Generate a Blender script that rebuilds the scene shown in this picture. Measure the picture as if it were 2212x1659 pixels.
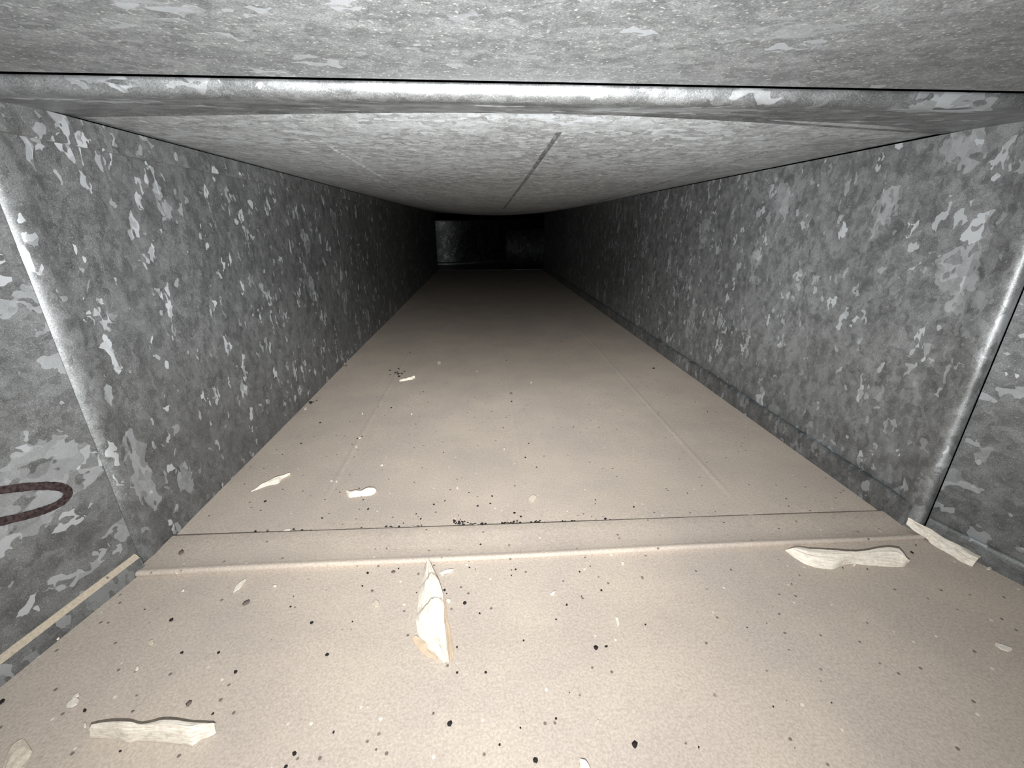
import bpy, bmesh, math, random
from mathutils import Vector, Matrix
for o in list(bpy.data.objects): bpy.data.objects.remove(o)
S = bpy.context.scene
C = S.collection
# Measured layout of the duct, metres: x across, y down the duct, z up. Floor at z = 0.
D = {
"cam": {
"f": 911.59, 
"rot": [[0.997744, 0.062202, 0.025242], [-0.067104, 0.934478, 0.34964], [-0.00184, -0.350546, 0.936544]], 
"h": 0.24}, 
"dims": {
"xL": -0.2603, 
"xR": 0.3494, 
"zC": 0.3067}, 
"chip_roll": [[[-0.20207, 0.14978, 0.0004], [-0.20057, 0.15234, 0.006]], [[-0.20009, 0.14964, 0.0004], [-0.19875, 0.1524, 0.00664]], [[-0.19811, 0.14951, 0.0004], [-0.19692, 0.15245, 0.00727]], [[-0.19612, 0.14937, 0.0004], [-0.19479, 0.15219, 0.00791]], [[-0.19405, 0.14912, 0.0004], [-0.19247, 0.15173, 0.00855]], [[-0.19198, 0.14886, 0.0004], [-0.19021, 0.15128, 0.00903]], [[-0.18987, 0.14854, 0.0004], [-0.18818, 0.15096, 0.00914]], [[-0.18757, 0.14788, 0.0004], [-0.18615, 0.15063, 0.00924]], [[-0.18527, 0.14721, 0.0004], [-0.18416, 0.15036, 0.00935]], [[-0.18297, 0.14651, 0.0004], [-0.18219, 0.1501, 0.00945]], [[-0.18103, 0.1463, 0.0004], [-0.18041, 0.15001, 0.00932]], [[-0.17945, 0.14661, 0.0004], [-0.17863, 0.1498, 0.009]], [[-0.17786, 0.14692, 0.0004], [-0.17679, 0.14949, 0.00868]], [[-0.17589, 0.14678, 0.0004], [-0.17518, 0.14951, 0.00836]], [[-0.17385, 0.14654, 0.0004], [-0.17382, 0.1499, 0.00805]], [[-0.1718, 0.1463, 0.0004], [-0.17219, 0.15006, 0.00809]], [[-0.16975, 0.14604, 0.0004], [-0.17052, 0.1502, 0.0082]], [[-0.16769, 0.14577, 0.0004], [-0.16887, 0.15036, 0.0083]], [[-0.16564, 0.1455, 0.0004], [-0.1672, 0.15052, 0.00841]], [[-0.16359, 0.14523, 0.0004], [-0.16536, 0.15042, 0.0085]], [[-0.16151, 0.14492, 0.0004], [-0.16347, 0.15025, 0.0085]], [[-0.15944, 0.1446, 0.0004], [-0.16158, 0.15008, 0.0085]], [[-0.15738, 0.14429, 0.0004], [-0.1597, 0.14991, 0.0085]], [[-0.1553, 0.14395, 0.0004], [-0.15777, 0.14967, 0.0085]], [[-0.15318, 0.14353, 0.0004], [-0.15592, 0.14949, 0.00836]], [[-0.15107, 0.1431, 0.0004], [-0.1542, 0.14943, 0.00805]], [[-0.14896, 0.14268, 0.0004], [-0.15246, 0.14936, 0.00773]], [[-0.1479, 0.14347, 0.0004], [-0.15073, 0.1493, 0.00741]], [[-0.14698, 0.14444, 0.0004], [-0.149, 0.14925, 0.00709]], [[-0.14598, 0.14536, 0.0004], [-0.14728, 0.14921, 0.00677]], [[-0.14441, 0.14576, 0.0004], [-0.14555, 0.14917, 0.00645]], [[-0.14283, 0.14617, 0.0004], [-0.14376, 0.14903, 0.00614]], [[-0.14158, 0.1469, 0.0004], [-0.14197, 0.14885, 0.00582]], [[-0.14057, 0.14787, 0.0004], [-0.14017, 0.14868, 0.0055]]], 
"chip_shard": [[[-0.0486, 0.25956, 0.0004], [-0.04518, 0.25481, 0.0035]], [[-0.0488, 0.25778, 0.0004], [-0.0445, 0.25315, 0.00357]], [[-0.049, 0.25602, 0.0004], [-0.04382, 0.2515, 0.00364]], [[-0.0492, 0.25427, 0.0004], [-0.04315, 0.24987, 0.00371]], [[-0.04939, 0.25255, 0.0004], [-0.04249, 0.24825, 0.00379]], [[-0.04948, 0.2508, 0.0004], [-0.04183, 0.24665, 0.00386]], [[-0.04954, 0.24906, 0.0004], [-0.04118, 0.24506, 0.00393]], [[-0.04959, 0.24733, 0.0004], [-0.04053, 0.24348, 0.004]], [[-0.04965, 0.24562, 0.0004], [-0.03988, 0.24185, 0.00414]], [[-0.0497, 0.24393, 0.0004], [-0.03921, 0.24025, 0.00429]], [[-0.04975, 0.24226, 0.0004], [-0.03856, 0.23865, 0.00443]], [[-0.04981, 0.2406, 0.0004], [-0.03791, 0.23707, 0.00457]], [[-0.04986, 0.23896, 0.0004], [-0.03726, 0.23551, 0.00471]], [[-0.04991, 0.23734, 0.0004], [-0.03662, 0.23395, 0.00486]], [[-0.04997, 0.23573, 0.0004], [-0.03605, 0.23238, 0.005]], [[-0.05003, 0.23414, 0.0004], [-0.03553, 0.23081, 0.00514]], [[-0.05008, 0.23257, 0.0004], [-0.03502, 0.22925, 0.00529]], [[-0.05013, 0.23101, 0.0004], [-0.03451, 0.22771, 0.00543]], [[-0.05019, 0.22947, 0.0004], [-0.03401, 0.22618, 0.00557]], [[-0.05019, 0.22793, 0.0004], [-0.03351, 0.22466, 0.00571]], [[-0.05007, 0.22637, 0.0004], [-0.03301, 0.22315, 0.00586]], [[-0.04994, 0.22483, 0.0004], [-0.03256, 0.22166, 0.006]], [[-0.04982, 0.2233, 0.0004], [-0.03234, 0.22027, 0.006]], [[-0.0497, 0.22179, 0.0004], [-0.03212, 0.21889, 0.006]], [[-0.04958, 0.22029, 0.0004], [-0.0319, 0.21752, 0.006]], [[-0.04946, 0.21881, 0.0004], [-0.03168, 0.21617, 0.006]], [[-0.04936, 0.21735, 0.0004], [-0.03147, 0.21483, 0.006]], [[-0.04926, 0.21589, 0.0004], [-0.03125, 0.2135, 0.006]], [[-0.04915, 0.21446, 0.0004], [-0.03104, 0.21218, 0.006]], [[-0.04905, 0.21303, 0.0004], [-0.03091, 0.211, 0.00586]], [[-0.04897, 0.21162, 0.0004], [-0.03082, 0.20983, 0.00571]], [[-0.04903, 0.21026, 0.0004], [-0.03074, 0.20868, 0.00557]], [[-0.0491, 0.20892, 0.0004], [-0.03065, 0.20753, 0.00543]], [[-0.04916, 0.20758, 0.0004], [-0.03057, 0.20639, 0.00529]], [[-0.04916, 0.20626, 0.0004], [-0.03048, 0.20526, 0.00514]], [[-0.04879, 0.2049, 0.0004], [-0.0304, 0.20414, 0.005]], [[-0.04842, 0.20356, 0.0004], [-0.03031, 0.20303, 0.00486]], [[-0.04806, 0.20222, 0.0004], [-0.03023, 0.20193, 0.00471]], [[-0.04769, 0.2009, 0.0004], [-0.03005, 0.20083, 0.00457]], [[-0.04733, 0.1996, 0.0004], [-0.02982, 0.19975, 0.00443]], [[-0.04691, 0.19831, 0.0004], [-0.02958, 0.19868, 0.00429]], [[-0.04642, 0.19705, 0.0004], [-0.02935, 0.19761, 0.00414]], [[-0.04594, 0.1958, 0.0004], [-0.02912, 0.19655, 0.004]], [[-0.04529, 0.19467, 0.0004], [-0.02893, 0.19544, 0.00393]], [[-0.04437, 0.19373, 0.0004], [-0.02874, 0.19434, 0.00386]], [[-0.04345, 0.19279, 0.0004], [-0.02856, 0.19325, 0.00379]], [[-0.04254, 0.19185, 0.0004], [-0.02837, 0.19216, 0.00371]], [[-0.04164, 0.19093, 0.0004], [-0.02819, 0.19108, 0.00364]], [[-0.0409, 0.18989, 0.0004], [-0.02801, 0.19001, 0.00357]], [[-0.04031, 0.18874, 0.0004], [-0.02783, 0.18895, 0.0035]], [[-0.03973, 0.18761, 0.0004], [-0.02766, 0.1879, 0.00343]], [[-0.03915, 0.18649, 0.0004], [-0.02748, 0.18686, 0.00336]], [[-0.03845, 0.18549, 0.0004], [-0.02731, 0.18582, 0.00329]], [[-0.03746, 0.18477, 0.0004], [-0.02713, 0.18479, 0.00321]], [[-0.03648, 0.18406, 0.0004], [-0.02696, 0.18377, 0.00314]], [[-0.0355, 0.18335, 0.0004], [-0.02674, 0.18276, 0.00307]], [[-0.03452, 0.18264, 0.0004], [-0.02653, 0.18176, 0.003]], [[-0.03363, 0.18183, 0.0004], [-0.02633, 0.18088, 0.00279]], [[-0.03279, 0.18096, 0.0004], [-0.02613, 0.18, 0.00257]], [[-0.03194, 0.1801, 0.0004], [-0.02594, 0.17912, 0.00236]], [[-0.03111, 0.17924, 0.0004], [-0.02578, 0.17825, 0.00214]], [[-0.03028, 0.17839, 0.0004], [-0.02562, 0.17739, 0.00193]], [[-0.02945, 0.17755, 0.0004], [-0.02547, 0.17653, 0.00171]], [[-0.02863, 0.17671, 0.0004], [-0.02531, 0.17568, 0.0015]]], 
"shard_under": [[[-0.04525, 0.25611, 0.0004], [-0.04491, 0.25596, 0.0009]], [[-0.04361, 0.25226, 0.0004], [-0.04314, 0.25212, 0.0009]], [[-0.042, 0.2485, 0.0004], [-0.04141, 0.24836, 0.0009]], [[-0.04043, 0.24481, 0.0004], [-0.03971, 0.24468, 0.0009]], [[-0.03889, 0.24121, 0.0004], [-0.03806, 0.24108, 0.0009]], [[-0.03756, 0.23759, 0.0004], [-0.03659, 0.23748, 0.0009]], [[-0.03634, 0.23402, 0.0004], [-0.03534, 0.23387, 0.0009]], [[-0.03515, 0.23053, 0.0004], [-0.03411, 0.23033, 0.0009]], [[-0.03429, 0.22703, 0.0004], [-0.033, 0.22684, 0.0009]], [[-0.0335, 0.2236, 0.0004], [-0.03194, 0.22342, 0.0009]], [[-0.03276, 0.22023, 0.0004], [-0.03091, 0.22007, 0.0009]], [[-0.0323, 0.21692, 0.0004], [-0.0304, 0.21671, 0.0009]], [[-0.03185, 0.21368, 0.0004], [-0.02992, 0.21342, 0.0009]], [[-0.03139, 0.2105, 0.0004], [-0.02945, 0.21021, 0.0009]], [[-0.03087, 0.20739, 0.0004], [-0.02898, 0.20705, 0.0009]], [[-0.03036, 0.20435, 0.0004], [-0.02823, 0.20403, 0.0009]], [[-0.02987, 0.20137, 0.0004], [-0.02705, 0.20116, 0.0009]], [[-0.02943, 0.19844, 0.0004], [-0.02611, 0.19829, 0.0009]], [[-0.02899, 0.19557, 0.0004], [-0.0256, 0.19538, 0.0009]], [[-0.02856, 0.19276, 0.0004], [-0.02511, 0.19254, 0.0009]], [[-0.0281, 0.19001, 0.0004], [-0.02462, 0.18975, 0.0009]], [[-0.02765, 0.18731, 0.0004], [-0.02414, 0.18701, 0.0009]], [[-0.02721, 0.18466, 0.0004], [-0.02366, 0.18433, 0.0009]], [[-0.02677, 0.18205, 0.0004], [-0.02319, 0.1817, 0.0009]], [[-0.02634, 0.1795, 0.0004], [-0.02353, 0.17928, 0.0009]], [[-0.02592, 0.177, 0.0004], [-0.0243, 0.177, 0.0009]]], 
"shard_flake": [[[-0.05005, 0.194, 0.0004], [-0.04795, 0.19471, 0.001]], [[-0.04899, 0.19236, 0.0004], [-0.04638, 0.19418, 0.001]], [[-0.04793, 0.19074, 0.0004], [-0.04481, 0.19366, 0.001]], [[-0.04689, 0.18913, 0.0004], [-0.04338, 0.1928, 0.001]], [[-0.04567, 0.18769, 0.0004], [-0.04213, 0.19152, 0.001]], [[-0.04443, 0.1863, 0.0004], [-0.04089, 0.19024, 0.001]], [[-0.04319, 0.18493, 0.0004], [-0.03981, 0.18887, 0.001]], [[-0.04187, 0.18367, 0.0004], [-0.039, 0.18731, 0.001]], [[-0.04052, 0.18248, 0.0004], [-0.03821, 0.18576, 0.001]], [[-0.03918, 0.1813, 0.0004], [-0.0373, 0.18433, 0.001]], [[-0.03761, 0.18069, 0.0004], [-0.03609, 0.18314, 0.001]], [[-0.03605, 0.1801, 0.0004], [-0.03488, 0.18197, 0.001]], [[-0.03449, 0.1795, 0.0004], [-0.03369, 0.1808, 0.001]], [[-0.03293, 0.17891, 0.0004], [-0.03251, 0.17965, 0.001]]], 
"chip_splinter": [[[0.23216, 0.25036, 0.0004], [0.23242, 0.25008, 0.001]], [[0.23269, 0.24805, 0.0004], [0.23475, 0.24997, 0.00192]], [[0.23321, 0.24577, 0.0004], [0.23708, 0.24986, 0.00285]], [[0.23373, 0.24351, 0.0004], [0.2394, 0.24974, 0.00377]], [[0.23454, 0.24151, 0.0004], [0.24084, 0.24834, 0.00469]], [[0.23549, 0.23965, 0.0004], [0.24228, 0.24687, 0.00538]], [[0.23643, 0.2378, 0.0004], [0.24381, 0.24552, 0.00596]], [[0.23736, 0.23598, 0.0004], [0.24534, 0.2442, 0.00654]], [[0.2389, 0.23471, 0.0004], [0.2473, 0.24342, 0.00712]], [[0.24052, 0.23353, 0.0004], [0.24941, 0.2428, 0.00754]], [[0.24213, 0.23236, 0.0004], [0.25185, 0.2425, 0.00765]], [[0.24398, 0.23144, 0.0004], [0.25421, 0.24211, 0.00777]], [[0.24615, 0.23088, 0.0004], [0.25641, 0.24153, 0.00788]], [[0.24833, 0.23032, 0.0004], [0.25859, 0.24095, 0.008]], [[0.25049, 0.22976, 0.0004], [0.26091, 0.2405, 0.008]], [[0.25268, 0.22923, 0.0004], [0.26312, 0.23994, 0.008]], [[0.2556, 0.22963, 0.0004], [0.26517, 0.23921, 0.008]], [[0.25867, 0.2303, 0.0004], [0.26722, 0.23849, 0.008]], [[0.26215, 0.23172, 0.0004], [0.26919, 0.23771, 0.00808]], [[0.26537, 0.2326, 0.0004], [0.27158, 0.23742, 0.00819]], [[0.2683, 0.23295, 0.0004], [0.27398, 0.23713, 0.00831]], [[0.27125, 0.23331, 0.0004], [0.27637, 0.23683, 0.00842]], [[0.27407, 0.2335, 0.0004], [0.2791, 0.23696, 0.00854]], [[0.27631, 0.23301, 0.0004], [0.28194, 0.23722, 0.00865]], [[0.27855, 0.23251, 0.0004], [0.28479, 0.23747, 0.00877]], [[0.28078, 0.23202, 0.0004], [0.28768, 0.23778, 0.00888]], [[0.28301, 0.23153, 0.0004], [0.29063, 0.23814, 0.009]], [[0.28523, 0.23104, 0.0004], [0.29373, 0.23863, 0.009]], [[0.28745, 0.23055, 0.0004], [0.2968, 0.23906, 0.009]], [[0.28966, 0.23006, 0.0004], [0.29945, 0.239, 0.009]], [[0.29196, 0.22966, 0.0004], [0.30211, 0.23894, 0.009]], [[0.29432, 0.22933, 0.0004], [0.30487, 0.23895, 0.00892]], [[0.29668, 0.229, 0.0004], [0.30717, 0.23849, 0.00881]], [[0.29904, 0.22867, 0.0004], [0.30935, 0.23793, 0.00869]], [[0.30142, 0.22837, 0.0004], [0.31152, 0.23736, 0.00858]], [[0.30393, 0.22819, 0.0004], [0.31163, 0.23532, 0.00831]], [[0.30644, 0.22802, 0.0004], [0.31201, 0.23352, 0.00773]], [[0.30895, 0.22785, 0.0004], [0.3118, 0.23146, 0.00715]], [[0.31249, 0.22925, 0.0004], [0.31111, 0.2292, 0.00658]], [[0.31653, 0.23137, 0.0004], [0.31044, 0.22697, 0.006]]], 
"chip_stick": [[[0.34457, 0.26418, 0.0095], [0.34733, 0.26668, 0.012]], [[0.34518, 0.26296, 0.00882], [0.34874, 0.26591, 0.01147]], [[0.34578, 0.26176, 0.00814], [0.35015, 0.26513, 0.01094]], [[0.34639, 0.26057, 0.00745], [0.35157, 0.26436, 0.01041]], [[0.347, 0.25939, 0.00677], [0.35298, 0.26359, 0.00988]], [[0.34799, 0.25845, 0.00609], [0.35438, 0.26283, 0.00935]], [[0.34927, 0.25769, 0.00541], [0.3557, 0.262, 0.00882]], [[0.35045, 0.25687, 0.00479], [0.35691, 0.2611, 0.00835]], [[0.35149, 0.25596, 0.00426], [0.35797, 0.26011, 0.00797]], [[0.35254, 0.25505, 0.00373], [0.35903, 0.25911, 0.00759]], [[0.35358, 0.25414, 0.0032], [0.36009, 0.25813, 0.00721]], [[0.35439, 0.25312, 0.00267], [0.36113, 0.25713, 0.00683]], [[0.35357, 0.25127, 0.00214], [0.36209, 0.2561, 0.00645]], [[0.35367, 0.2499, 0.00161], [0.36305, 0.25507, 0.00608]], [[0.35402, 0.24855, 0.00137], [0.36363, 0.25378, 0.00594]], [[0.35425, 0.24714, 0.0012], [0.36412, 0.25244, 0.00586]], [[0.35449, 0.24574, 0.00103], [0.3646, 0.2511, 0.00579]], [[0.35473, 0.24436, 0.00087], [0.36518, 0.24984, 0.00571]], [[0.3551, 0.24306, 0.0007], [0.36582, 0.24864, 0.00564]], [[0.35563, 0.24188, 0.00053], [0.36646, 0.24744, 0.00556]], [[0.3561, 0.24066, 0.0004], [0.36707, 0.24624, 0.0055]], [[0.35638, 0.23932, 0.0004], [0.36759, 0.24498, 0.0055]], [[0.35665, 0.23799, 0.0004], [0.3681, 0.24372, 0.0055]], [[0.35683, 0.23662, 0.0004], [0.3686, 0.24248, 0.0055]], [[0.35696, 0.23522, 0.0004], [0.36901, 0.24119, 0.0055]], [[0.35708, 0.23384, 0.0004], [0.36904, 0.23967, 0.0055]], [[0.35721, 0.23247, 0.0004], [0.36908, 0.23817, 0.0055]], [[0.35734, 0.23111, 0.0004], [0.36911, 0.23668, 0.0055]], [[0.35746, 0.22976, 0.0004], [0.36918, 0.23523, 0.0055]], [[0.35807, 0.22871, 0.0004], [0.36935, 0.23385, 0.0055]], [[0.35873, 0.22771, 0.0004], [0.36953, 0.23248, 0.0055]], [[0.35938, 0.22672, 0.0004], [0.3697, 0.23112, 0.0055]], [[0.36003, 0.22573, 0.0004], [0.36987, 0.22977, 0.0055]], [[0.36068, 0.22475, 0.0004], [0.37004, 0.22843, 0.0055]]], 
"chip_small": [[[-0.13684, 0.3535, 0.0004], [-0.13626, 0.35326, 0.003]], [[-0.13549, 0.35093, 0.0004], [-0.13461, 0.35266, 0.00324]], [[-0.13411, 0.34848, 0.0004], [-0.13298, 0.35206, 0.00348]], [[-0.13242, 0.34665, 0.0004], [-0.13134, 0.35147, 0.00371]], [[-0.13077, 0.34507, 0.0004], [-0.12972, 0.35088, 0.00395]], [[-0.12932, 0.3453, 0.0004], [-0.12825, 0.35076, 0.004]], [[-0.12787, 0.34553, 0.0004], [-0.1268, 0.35071, 0.004]], [[-0.12642, 0.34575, 0.0004], [-0.12536, 0.35066, 0.004]], [[-0.12496, 0.34598, 0.0004], [-0.12391, 0.35061, 0.004]], [[-0.12351, 0.34621, 0.0004], [-0.12247, 0.35055, 0.004]], [[-0.12202, 0.34635, 0.0004], [-0.12121, 0.351, 0.004]], [[-0.1205, 0.3464, 0.0004], [-0.12007, 0.3518, 0.004]], [[-0.11898, 0.34645, 0.0004], [-0.11893, 0.35261, 0.004]], [[-0.11746, 0.3465, 0.0004], [-0.11774, 0.35327, 0.0041]], [[-0.11594, 0.34655, 0.0004], [-0.11647, 0.35373, 0.00433]], [[-0.11449, 0.34681, 0.0004], [-0.11501, 0.35369, 0.00457]], [[-0.11313, 0.34735, 0.0004], [-0.11354, 0.35362, 0.00481]], [[-0.11176, 0.34789, 0.0004], [-0.11213, 0.35376, 0.0049]], [[-0.11039, 0.34844, 0.0004], [-0.11099, 0.35476, 0.00443]], [[-0.10922, 0.34933, 0.0004], [-0.10983, 0.35457, 0.00395]], [[-0.10871, 0.35136, 0.0004], [-0.10868, 0.35318, 0.00348]], [[-0.10819, 0.35341, 0.0004], [-0.10752, 0.3518, 0.003]]], 
"chip_sliver": [[[-0.22846, 0.36127, 0.0004], [-0.22828, 0.36222, 0.0005]], [[-0.22705, 0.36249, 0.0004], [-0.22716, 0.36365, 0.00089]], [[-0.22564, 0.36372, 0.0004], [-0.22604, 0.3651, 0.00129]], [[-0.22421, 0.36495, 0.0004], [-0.22492, 0.36656, 0.00168]], [[-0.22278, 0.36619, 0.0004], [-0.22379, 0.36804, 0.00208]], [[-0.22134, 0.36744, 0.0004], [-0.22266, 0.36953, 0.00247]], [[-0.21989, 0.3687, 0.0004], [-0.22152, 0.37103, 0.00287]], [[-0.21844, 0.36996, 0.0004], [-0.22052, 0.3728, 0.00311]], [[-0.21694, 0.37119, 0.0004], [-0.21911, 0.37406, 0.00326]], [[-0.2149, 0.37149, 0.0004], [-0.21768, 0.3753, 0.00342]], [[-0.21286, 0.3718, 0.0004], [-0.21623, 0.37656, 0.00358]], [[-0.21103, 0.3725, 0.0004], [-0.21478, 0.37782, 0.00374]], [[-0.20945, 0.37365, 0.0004], [-0.21332, 0.37909, 0.00389]], [[-0.20815, 0.37517, 0.0004], [-0.21195, 0.38053, 0.00395]], [[-0.20841, 0.37859, 0.0004], [-0.21061, 0.3821, 0.00379]], [[-0.20846, 0.38181, 0.0004], [-0.20907, 0.38337, 0.00363]], [[-0.20728, 0.38371, 0.0004], [-0.20752, 0.38464, 0.00347]], [[-0.2061, 0.38563, 0.0004], [-0.20596, 0.38592, 0.00332]], [[-0.2049, 0.38756, 0.0004], [-0.20439, 0.38721, 0.00316]], [[-0.20369, 0.3895, 0.0004], [-0.20281, 0.3885, 0.003]]], 
"chip_curl": [[[-0.14188, 0.66425, 0.0004], [-0.14246, 0.6729, 0.002]], [[-0.14024, 0.6649, 0.0004], [-0.14071, 0.67264, 0.0022]], [[-0.1386, 0.66555, 0.0004], [-0.13896, 0.67238, 0.0024]], [[-0.13695, 0.6662, 0.0004], [-0.13721, 0.67212, 0.0026]], [[-0.1353, 0.66685, 0.0004], [-0.13548, 0.6719, 0.0028]], [[-0.1337, 0.66772, 0.0004], [-0.13386, 0.67222, 0.003]], [[-0.1321, 0.66864, 0.0004], [-0.13223, 0.67254, 0.0032]], [[-0.1305, 0.66957, 0.0004], [-0.13061, 0.67287, 0.0034]], [[-0.1289, 0.6705, 0.0004], [-0.12898, 0.67319, 0.0036]], [[-0.12727, 0.67137, 0.0004], [-0.12739, 0.67365, 0.0038]], [[-0.12555, 0.67177, 0.0004], [-0.12612, 0.67529, 0.004]], [[-0.12383, 0.67218, 0.0004], [-0.12494, 0.67752, 0.004]], [[-0.12212, 0.67265, 0.0004], [-0.12376, 0.67976, 0.004]], [[-0.12096, 0.6753, 0.0004], [-0.12228, 0.68059, 0.004]], [[-0.1198, 0.67797, 0.0004], [-0.12046, 0.67977, 0.004]], [[-0.11863, 0.68065, 0.0004], [-0.11864, 0.67894, 0.004]]], 
"chip_corner": [[[-0.22892, 0.13077, 0.0004], [-0.22859, 0.13176, 0.0015]], [[-0.22662, 0.12997, 0.0004], [-0.22908, 0.13317, 0.0015]], [[-0.22434, 0.12917, 0.0004], [-0.22958, 0.1346, 0.0015]], [[-0.22207, 0.12839, 0.0004], [-0.23008, 0.13605, 0.0015]], [[-0.2209, 0.12842, 0.0004], [-0.23093, 0.13763, 0.0015]], [[-0.22134, 0.1297, 0.0004], [-0.23203, 0.13931, 0.0015]], [[-0.22179, 0.13099, 0.0004], [-0.23315, 0.14102, 0.0015]], [[-0.22224, 0.13229, 0.0004], [-0.23429, 0.14275, 0.0015]], [[-0.2227, 0.13362, 0.0004], [-0.23516, 0.14442, 0.0015]], [[-0.22317, 0.13495, 0.0004], [-0.2357, 0.14599, 0.0015]], [[-0.22347, 0.13624, 0.0004], [-0.23624, 0.14758, 0.0015]], [[-0.22375, 0.13754, 0.0004], [-0.2364, 0.14901, 0.0015]], [[-0.22404, 0.13885, 0.0004], [-0.23625, 0.15032, 0.0015]], [[-0.22432, 0.14017, 0.0004], [-0.23526, 0.15103, 0.0015]], [[-0.22412, 0.14128, 0.0004], [-0.23299, 0.15039, 0.0015]], [[-0.22392, 0.1424, 0.0004], [-0.23025, 0.14865, 0.0015]], [[-0.22446, 0.14385, 0.0004], [-0.22755, 0.14694, 0.0015]], [[-0.22526, 0.14543, 0.0004], [-0.22488, 0.14525, 0.0015]]], 
"chip_edge": [[[0.03939, 0.1209, 0.0004], [0.04041, 0.1232, 0.003]], [[0.03898, 0.1199, 0.0004], [0.04153, 0.12278, 0.003]], [[0.03858, 0.11891, 0.0004], [0.04247, 0.1222, 0.003]], [[0.03817, 0.11793, 0.0004], [0.04311, 0.12135, 0.003]], [[0.03778, 0.11695, 0.0004], [0.04375, 0.12052, 0.003]], [[0.03797, 0.11602, 0.0004], [0.04406, 0.11957, 0.003]], [[0.03833, 0.11511, 0.0004], [0.04422, 0.11857, 0.003]], [[0.03868, 0.11421, 0.0004], [0.04437, 0.11759, 0.003]], [[0.03903, 0.11331, 0.0004], [0.04453, 0.11661, 0.003]], [[0.03979, 0.11281, 0.0004], [0.04465, 0.11564, 0.003]], [[0.04099, 0.11273, 0.0004], [0.04474, 0.11467, 0.003]], [[0.04219, 0.11265, 0.0004], [0.04484, 0.11371, 0.003]], [[0.0434, 0.11257, 0.0004], [0.04494, 0.11276, 0.003]], [[0.0446, 0.11248, 0.0004], [0.04503, 0.11182, 0.003]]], 
"flakes": [[[-0.22541, 0.16725], [0.00406, 0.00346], [0.00517, -0.00387], "pale rounded flake on the floor left of the curled chip, below a thin white sliver"], [[-0.22685, 0.17115], [0.0029, 0.00253], [0.00186, -0.00141], "thin white sliver just above a pale rounded flake at the far left of the floor"], [[-0.17841, 0.24294], [0.00387, 0.01076], [0.00346, -0.00299], "narrow white leaf-shaped flake in front of the left end of the floor joint strip"], [[-0.20893, 0.20128], [0.00227, 0.00246], [0.00337, -0.00289], "small beige flake on the near floor between the left wall and the curled chip"], [[-0.20511, 0.18481], [0.00016, 0.00249], [0.00169, -0.00099], None], [[-0.21553, 0.24143], [0.00119, 0.00152], [0.00118, -0.00112], None], [[-0.26926, 0.2079], [0.00261, 0.00087], [0.00143, -0.00131], None], [[-0.20904, 0.15537], [9e-05, 0.00163], [0.00212, -0.00111], None], [[-0.15342, 0.24121], [0.00329, -0.00023], [0.00057, -0.00127], None], [[-0.0779, 0.22071], [0.00549, -0.00148], [0.00054, -0.00629], "square beige flake on the near floor left of the large pale shard"], [[-0.02901, 0.21998], [0.00347, -0.00024], [0.00025, -0.00343], "small white crumb-like flake touching the right side of the large shard"], [[-0.03262, 0.24616], [0.01046, 0.00225], [0.00074, -0.00311], "white matchstick-thin sliver at the tip of the large shard, against the joint strip"], [[0.04283, 0.22122], [0.00444, 0.00203], [0.0004, -0.00182], "tiny white rod-like flake on the near floor right of the large shard"], [[0.08088, 0.19657], [-0.00146, -0.00999], [-0.00249, -0.0003], "thin pale splinter pointing down the duct, right of centre on the near floor"], [[-0.06708, 0.15478], [0.00123, -8e-05], [0.00023, -0.00094], None], [[0.05321, 0.13939], [0.00119, -8e-05], [-0.00022, -0.00085], None], [[0.04091, 0.33038], [0.00747, 0.00593], [0.0022, -0.00946], "translucent beige flake on the far floor just behind the middle of the joint strip"], [[0.2296, 0.2923], [0.00442, -0.00277], [-0.00374, -0.00464], "small triangular white flake on the back edge of the joint strip, at its right part"], [[0.30839, 0.16271], [0.00551, -0.00623], [-0.00513, -0.00293], "elongated pale flake alone on the floor near the right edge"], [[0.36981, 0.22148], [0.00116, -0.00238], [-0.00362, -0.00221], "tiny cream flake beyond the end of the pale stick by the right wall"], [[0.27295, 0.23138], [0.00243, -0.00017], [-0.00228, -0.00262], None], [[-0.08657, 0.76201], [0.00693, -0.00051], [0.0019, -0.02018], "bright white speck-like flake, the farthest white one on the floor"], [[-0.15358, 0.46594], [0.00335, -0.00024], [0.00161, -0.00606], None], [[-0.15201, 0.44412], [0.00268, -0.00019], [0.00122, -0.00448], None], [[-0.25291, 0.55995], [0.00225, 0.00704], [0.00346, -0.00579], None], [[-0.16904, 0.53836], [0.00253, -0.00018], [0.0012, -0.00465], None], [[-0.10184, 0.53205], [0.00252, -0.00018], [0.0007, -0.00459], None], [[0.0192, 0.42661], [0.00212, -0.00015], [-0.00016, -0.00321], None], [[-0.03018, 0.35328], [0.00226, -0.00016], [0.00021, -0.00391], None], [[-0.11304, 0.40088], [0.00396, -0.00028], [0.00062, -0.00285], None], [[-0.15709, 0.37417], [0.00279, -0.0002], [0.00082, -0.00253], None], [[-0.15172, 0.37297], [0.00186, -0.00013], [0.00079, -0.00251], None], [[-0.06578, 0.29701], [0.00352, -0.00024], [0.00045, -0.00296], None], [[-0.17023, 0.30021], [0.00621, 0.00254], [0.00204, -0.00347], "flat grey-white flake lying along the back edge of the joint strip, left part"], [[-0.0122, 0.29624], [0.00315, -0.00022], [4e-05, -0.00297], None], [[0.1, 0.24521], [0.00245, -0.00017], [-0.00087, -0.00275], None], [[0.07388, 0.64294], [0.00302, -0.00022], [-0.00071, -0.00649], None], [[-0.01504, 0.70569], [0.00244, -0.00018], [8e-05, -0.00759], None]], 
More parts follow.
